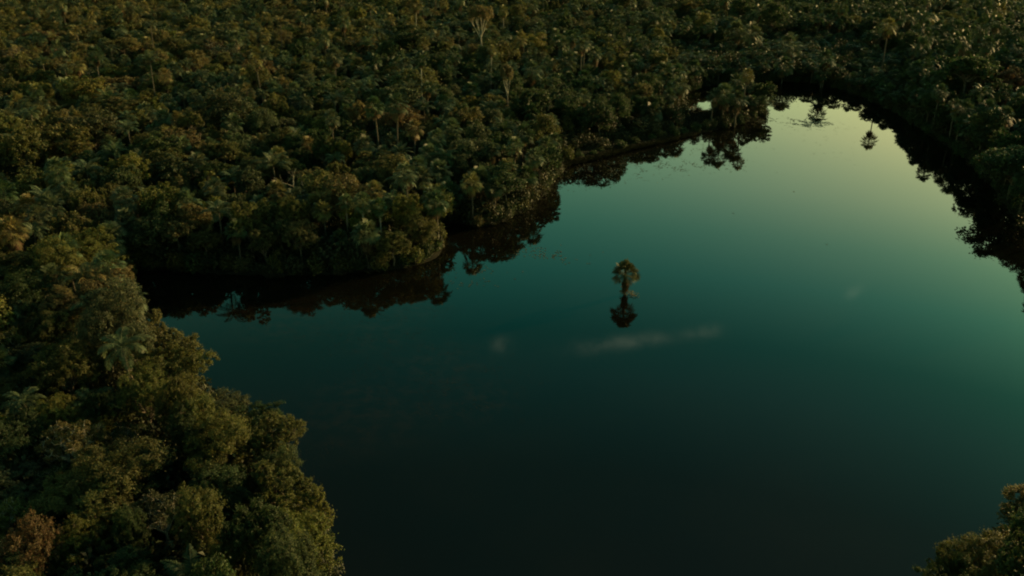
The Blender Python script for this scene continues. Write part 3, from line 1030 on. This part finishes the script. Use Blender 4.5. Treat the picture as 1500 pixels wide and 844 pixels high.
def scatter(name, label, items, meshes):
    """items: (x, y, z, rotz, sx, sz, index); meshes: list of (mesh, color). ONE object, instances by geometry nodes."""
    col = bpy.data.collections.new(name + "_sources")
    for i, (me, c) in enumerate(meshes):
        o = bpy.data.objects.new(f"{name}_source_{i:03d}", me)
        o.color = (*c, 1); col.objects.link(o)
    it = np.array(items, float)
    me = bpy.data.meshes.new(name)
    me.vertices.add(len(it)); me.vertices.foreach_set("co", it[:, :3].ravel().astype(np.float32))
    a = me.attributes.new("rotv", "FLOAT_VECTOR", "POINT"); a.data.foreach_set("vector", np.column_stack([np.zeros((len(it), 2)), it[:, 3]]).ravel().astype(np.float32))
    a = me.attributes.new("scl", "FLOAT_VECTOR", "POINT"); a.data.foreach_set("vector", np.column_stack([it[:, 4], it[:, 4], it[:, 5]]).ravel().astype(np.float32))
    a = me.attributes.new("pick", "INT", "POINT"); a.data.foreach_set("value", it[:, 6].astype(np.int32))
    ob = put(name, me)
    ng = bpy.data.node_groups.new(name, "GeometryNodeTree")
    ng.interface.new_socket("Geometry", in_out="INPUT", socket_type="NodeSocketGeometry")
    ng.interface.new_socket("Geometry", in_out="OUTPUT", socket_type="NodeSocketGeometry")
    N, L = ng.nodes, ng.links
    gi, gout = N.new("NodeGroupInput"), N.new("NodeGroupOutput")
    m2p = N.new("GeometryNodeMeshToPoints")
    iop = N.new("GeometryNodeInstanceOnPoints")
    ci = N.new("GeometryNodeCollectionInfo"); ci.inputs["Collection"].default_value = col
    ci.inputs["Separate Children"].default_value = True; ci.inputs["Reset Children"].default_value = True
    def attr(nm, ty):
        n = N.new("GeometryNodeInputNamedAttribute"); n.data_type = ty; n.inputs["Name"].default_value = nm
        return n.outputs["Attribute"]
    L.new(gi.outputs[0], m2p.inputs["Mesh"]); L.new(m2p.outputs[0], iop.inputs["Points"])
    L.new(ci.outputs[0], iop.inputs["Instance"]); iop.inputs["Pick Instance"].default_value = True
    L.new(attr("pick", "INT"), iop.inputs["Instance Index"])
    L.new(attr("rotv", "FLOAT_VECTOR"), iop.inputs["Rotation"]); L.new(attr("scl", "FLOAT_VECTOR"), iop.inputs["Scale"])
    L.new(iop.outputs[0], gout.inputs[0])
    md = ob.modifiers.new("scatter", "NODES"); md.node_group = ng
    ob["kind"] = "stuff"; ob["label"] = label; ob["category"] = name.replace("_", " ")
    return ob


fm, fidx = [], {}
for shp in ("round", "flat", "lumpy", "ragged", "tall", "spreading", "twiggy"):
    for vi, (c, t) in enumerate(BROAD[shp][:1]):
        me = src(shp + "_whole", [(t, 0, (1, 1, 1)), (c, 0, (1, 1, 1))])
        for cn, cc in COLORS.items():
            fidx[(BT, shp, cn)] = len(fm); fm.append((recolour(me, LEAFC[cn]), cc))
for vi in range(2):
    c, s_ = FAN[vi]
    me = src("fan_whole", [(PTR[0], 0, (1.1, 1.1, 7.5)), (c, 7.5, (1, 1, 1)), (s_, 7.5, (1, 1, 1))])
    for cn, cc in PCOLORS.items():
        fidx[(FP, vi, cn)] = len(fm); fm.append((recolour(me, PALMC[cn]), cc))
    me = src("feather_whole", [(PTR[1], 0, (1, 1, 6.8)), (FEATH[vi], 6.8, (1, 1, 1))])
    for cn, cc in PCOLORS.items():
        fidx[(FE, vi, cn)] = len(fm); fm.append((recolour(me, PALMC[cn]), cc))
items = []
zs = land_z(lake_sd([(T["x"], T["y"]) for T in mass]))
for T, z in zip(mass, zs):
    if T["kind"] == BT:
        i = fidx[(BT, T["shape"], T["col"])]; sx = T["r"] / CROWN_R[T["shape"]]; sz = T["h"] / (10.2 if T["shape"] == "tall" else 8.5)
    else:
        i = fidx[(T["kind"], int(rng.integers(2)), T["col"])]; sx = T["r"] / (2.2 if T["kind"] == FP else 2.3); sz = T["h"] / 9.0
    items.append((T["x"], T["y"], z - 0.05, rng.uniform(0, 6.28), sx, sz, i))
if items:
    scatter("forest", "far mass of mixed broadleaf trees and palms filling the distance", items, fm)

# undergrowth between the trees
P = np.column_stack([rng.uniform(-330, 330, 60000), 20 + 400 * rng.random(60000) ** 0.85])
s = lake_sd(P)
items = []
for p, sd in zip(P, s):
    if sd > 0.2 and in_view(p[0], p[1], mx=40, top=-20, bot=120) and not in_gap(p[0], p[1], 4.5) and marsh_d(*p) > 4 and len(items) < 14000:
        k = rng.uniform(1.0, 2.2) * (0.6 if sd < 1.5 else 1)
        items.append((p[0], p[1], float(land_z(np.array([sd]))[0]) - 0.1, rng.uniform(0, 6.28), k, k * rng.uniform(0.9, 1.6), rng.integers(3)))
scatter("undergrowth", "dark leafy undergrowth filling the gaps between the trees", items, [(m_, (1, 1, 1)) for m_ in UNDER])

# marsh grass
items = []
ab = MBp - MA
for _ in range(5200):
    t = rng.uniform(-0.03, 1.04); p = MA + ab * t + rng.normal(0, 2.8, 2)
    sd = lake_sd([p])[0]
    if sd > -0.9 and marsh_d(*p) < 6:
        k = rng.uniform(0.6, 1.25)
        items.append((p[0], p[1], max(0.0, float(land_z(np.array([sd]))[0])) - 0.05, rng.uniform(0, 6.28), k, k, rng.integers(2)))
for _ in range(900):   # the low spit in front of the back water
    q = ground_at(rng.uniform(985, 1060), rng.uniform(163, 192))
    sd = lake_sd([q])[0]
    if sd > 0.1:
        k = rng.uniform(0.5, 0.95) * (2.2 if rng.random() < 0.04 else 1)
        items.append((q[0], q[1], max(0.0, float(land_z(np.array([sd]))[0])) - 0.05, rng.uniform(0, 6.28), k, k, rng.integers(2)))
# a thin rim on the other shores
for a, d in zip(POLY, seg):
    ln = np.linalg.norm(d); nrm = np.array([d[1], -d[0]]) / ln
    for t in np.arange(0, ln, 0.8):
        q = a + d * (t / ln) + nrm * rng.normal(0, 0.5)
        if in_view(*q, mx=20, top=0, bot=20) and noise.noise((q[0] * 0.12, q[1] * 0.12, 2.0)) > -0.05:
            k = rng.uniform(0.5, 1.0)
            items.append((q[0], q[1], 0.0, rng.uniform(0, 6.28), k, k, rng.integers(2)))
scatter("marsh_grass", "brownish marsh grass along the waterline", items, [(m_, (1, 1, 1)) for m_ in TUFT])

# floating and submerged weeds: small flat leaves lying on the water
def weed(name, label, mat, blobs, size):
    mb = MB()
    for (px, py, sxm, sym, n) in blobs:
        c = ground_at(px, py)
        p = c + rng.normal(size=(n, 2)) * np.array([sxm, sym])
        keep = [noise.noise((q[0] * 0.35, q[1] * 0.35, 5.0)) + 0.6 * noise.noise((q[0] * 1.1, q[1] * 1.1, 8.0)) > 0.05 for q in p]
        p = p[np.array(keep)]
        p = p[lake_sd(p) < -0.3]
        if not len(p):
            continue
        pos = np.column_stack([p, rng.uniform(0.012, 0.03, len(p))])
        leaves(mb, pos, np.array([0, 0, 1.0]) + rng.normal(0, 0.03, (len(p), 3)), size, size * 0.8, 0, 0.0)
    o = put(name, mb.mesh(name, [mat])); o["kind"] = "stuff"; o["label"] = label; o["category"] = name.replace("_", " ")


weed("floating_weeds", "scattered floating water plants on the far water and near the shores", M_WEED,
     [(1190, 180, 3.2, 3.0, 1500), (1177, 184, 2.0, 2.0, 300), (1112, 177, 1.8, 1.5, 500), (1128, 176, 0.9, 1.5, 250), (1200, 205, 4, 10, 90), (1190, 150, 14, 6, 120),
      (960, 240, 9, 5, 500), (1000, 246, 6, 2.5, 260), (900, 245, 8, 4, 500), (850, 260, 5, 4, 300), (1030, 215, 6, 4, 350),
      (790, 370, 3, 1.6, 140), (815, 378, 2, 1.3, 90), (690, 405, 3, 2, 160), (1007, 467, .12, .12, 8), (1210, 358, .15, .15, 8), (1162, 281, .15, .15, 8), (1074, 313, .15, .15, 8)], 0.30)
weed("brown_weeds", "dark brown weed mats just at the water surface in the near bay", M_DUCK,
     [(560, 490, 5, 3.5, 500), (640, 540, 6, 5, 800), (690, 580, 4, 4, 500), (600, 455, 6, 2, 300), (420, 480, 7, 6, 300), (330, 450, 7, 6, 300), (520, 560, 7, 5, 300), (475, 670, 2, 3, 150)], 0.12)

# ------------------------------------------------------------------ light
SUN_EL, SUN_AZ = R_(12.5), R_(58.0)     # azimuth from +Y towards +X
sd_ = Vector((math.sin(SUN_AZ) * math.cos(SUN_EL), math.cos(SUN_AZ) * math.cos(SUN_EL), math.sin(SUN_EL)))
sl = bpy.data.lights.new("sun", "SUN"); sl.energy = 5.0; sl.angle = R_(2.0); sl.color = (1.0, 0.66, 0.28)
so = bpy.data.objects.new("sun", sl); COL.objects.link(so)
so.rotation_euler = sd_.to_track_quat("Z", "Y").to_euler()

world = bpy.data.worlds.new("World"); scene.world = world; world.use_nodes = True
nt = world.node_tree; N, L = nt.nodes, nt.links; N.clear()
wout = N.new("ShaderNodeOutputWorld"); bg = N.new("ShaderNodeBackground")
sky = N.new("ShaderNodeTexSky"); sky.sky_type = "NISHITA"; sky.sun_disc = False
sky.sun_elevation = SUN_EL; sky.sun_rotation = SUN_AZ; sky.air_density = 1.6; sky.dust_density = 2.5; sky.ozone_density = 1.0
tc = N.new("ShaderNodeTexCoord")
sp = N.new("ShaderNodeSeparateXYZ"); L.new(tc.outputs["Generated"], sp.inputs[0])
asn = N.new("ShaderNodeMath"); asn.operation = "ARCSINE"; asn.use_clamp = False; L.new(sp.outputs["Z"], asn.inputs[0])
# evening grade of the air by elevation: warm low, teal higher
mr = N.new("ShaderNodeMapRange"); mr.inputs[1].default_value = 0.0; mr.inputs[2].default_value = R_(60); L.new(asn.outputs[0], mr.inputs[0])
ramp = N.new("ShaderNodeValToRGB"); RE = ramp.color_ramp
STOPS = []
for el, g, r, b in [(0, 3.4, 1.05, .55), (13.5, 3.4, 1.0, .6), (17, 3.2, .8, .63), (20, 2.8, .52, .66), (23, 2.4, .32, .7), (27, 1.6, .2, .72),
                    (30, 1.45, .27, .76), (36, .98, .38, .78), (42, 1.05, .55, .78), (55, 1.4, .9, .72)]:
    STOPS.append((el / 60, (g * r / 4, g / 4, g * b / 4)))
while len(RE.elements) < len(STOPS):
    RE.elements.new(0.5)
for e, (p, c) in zip(RE.elements, STOPS):
    e.position = p
for e, (p, c) in zip(RE.elements, STOPS):
    e.color = (*c, 1)
L.new(mr.outputs[0], ramp.inputs[0])
mul = N.new("ShaderNodeMix"); mul.data_type = "RGBA"; mul.blend_type = "MULTIPLY"; mul.inputs[0].default_value = 1.0
mul.clamp_result = False
L.new(sky.outputs[0], mul.inputs[6]); L.new(ramp.outputs[0], mul.inputs[7])
gain = N.new("ShaderNodeMix"); gain.data_type = "RGBA"; gain.blend_type = "MULTIPLY"; gain.inputs[0].default_value = 1.0
gain.clamp_result = False
# the warm glow lies on the sun's side
atn = N.new("ShaderNodeMath"); atn.operation = "ARCTAN2"; L.new(sp.outputs["X"], atn.inputs[0]); L.new(sp.outputs["Y"], atn.inputs[1])
mz = N.new("ShaderNodeMapRange"); mz.interpolation_type = "SMOOTHSTEP"
mz.inputs[1].default_value = R_(-4); mz.inputs[2].default_value = R_(24); L.new(atn.outputs[0], mz.inputs[0])
gm = N.new("ShaderNodeMix"); gm.data_type = "RGBA"; L.new(mz.outputs[0], gm.inputs[0])
gm.inputs[6].default_value = (1.23, 2.31, 2.41, 1); gm.inputs[7].default_value = (2.0, 2.29, 2.5, 1)
L.new(mul.outputs[2], gain.inputs[6]); L.new(gm.outputs[2], gain.inputs[7])
mz2 = N.new("ShaderNodeMapRange"); mz2.interpolation_type = "SMOOTHSTEP"
mz2.inputs[1].default_value = R_(-26); mz2.inputs[2].default_value = R_(0); L.new(atn.outputs[0], mz2.inputs[0])
g2_ = N.new("ShaderNodeMix"); g2_.data_type = "RGBA"; L.new(mz2.outputs[0], g2_.inputs[0])
g2_.inputs[6].default_value = (1.4, 0.82, 0.76, 1); g2_.inputs[7].default_value = (1, 1, 1, 1)
g3_ = N.new("ShaderNodeMix"); g3_.data_type = "RGBA"; g3_.blend_type = "MULTIPLY"; g3_.inputs[0].default_value = 1; g3_.clamp_result = False
L.new(gain.outputs[2], g3_.inputs[6]); L.new(g2_.outputs[2], g3_.inputs[7])
last = g3_.outputs[2]
# thin evening clouds: soft streaks at a direction (az, el)
cn = N.new("ShaderNodeTexNoise"); cn.inputs["Scale"].default_value = 45; cn.inputs["Detail"].default_value = 4
L.new(tc.outputs["Generated"], cn.inputs["Vector"])
def M(op, a, b=None):
    n = N.new("ShaderNodeMath"); n.operation = op
    for i, v in enumerate((a, b)):
        if v is None: continue
        if isinstance(v, (int, float)): n.inputs[i].default_value = v
        else: L.new(v, n.inputs[i])
    return n.outputs[0]
def cloud(px, py, wa, we, tilt, amp):
    global last
    d = ray(px, py); d /= np.linalg.norm(d)
    az, el = math.atan2(d[0], d[1]), math.asin(-d[2])
    da = M("SUBTRACT", atn.outputs[0], az); de = M("SUBTRACT", asn.outputs[0], el)
    de2 = M("SUBTRACT", de, M("MULTIPLY", da, tilt))
    q = M("ADD", M("POWER", M("ABSOLUTE", M("DIVIDE", da, wa)), 2.0), M("POWER", M("ABSOLUTE", M("DIVIDE", de2, we)), 2.0))
    g = M("EXPONENT", M("MULTIPLY", q, -1.0))
    k = M("MULTIPLY", M("MULTIPLY", g, amp), M("MULTIPLY", M("ADD", cn.outputs["Fac"], -0.25), 2.2))
    k = M("MAXIMUM", k, 0.0)
    cm = N.new("ShaderNodeMix"); cm.data_type = "RGBA"; cm.blend_type = "ADD"; cm.clamp_result = False; cm.clamp_factor = False
    L.new(k, cm.inputs[0]); L.new(last, cm.inputs[6]); cm.inputs[7].default_value = (0.9, 0.85, 0.55, 1)
    last = cm.outputs[2]
CLOUD = 3.9
cloud(925, 500, R_(2.6), R_(0.42), -0.16, CLOUD)
cloud(1030, 487, R_(1.1), R_(0.42), -0.16, CLOUD * 0.8)
cloud(870, 508, R_(2.0), R_(0.5), -0.1, CLOUD * 0.35)
cloud(735, 505, R_(0.75), R_(0.5), 0.0, CLOUD * 0.7)
cloud(1250, 427, R_(0.5), R_(0.4), -0.5, CLOUD * 0.6)
L.new(last, bg.inputs["Color"]); bg.inputs["Strength"].default_value = 0.1
L.new(bg.outputs[0], wout.inputs[0])

# ------------------------------------------------------------------ render settings
scene.render.engine = "CYCLES"
scene.cycles.use_denoising = True
scene.cycles.filter_width = 2.0
scene.cycles.max_bounces = 5
scene.cycles.diffuse_bounces = 3
scene.cycles.transmission_bounces = 3
scene.cycles.use_adaptive_sampling = True
vs = scene.view_settings
vs.view_transform = "Standard"; vs.look = "None"; vs.exposure = 0.5; vs.gamma = 1.0
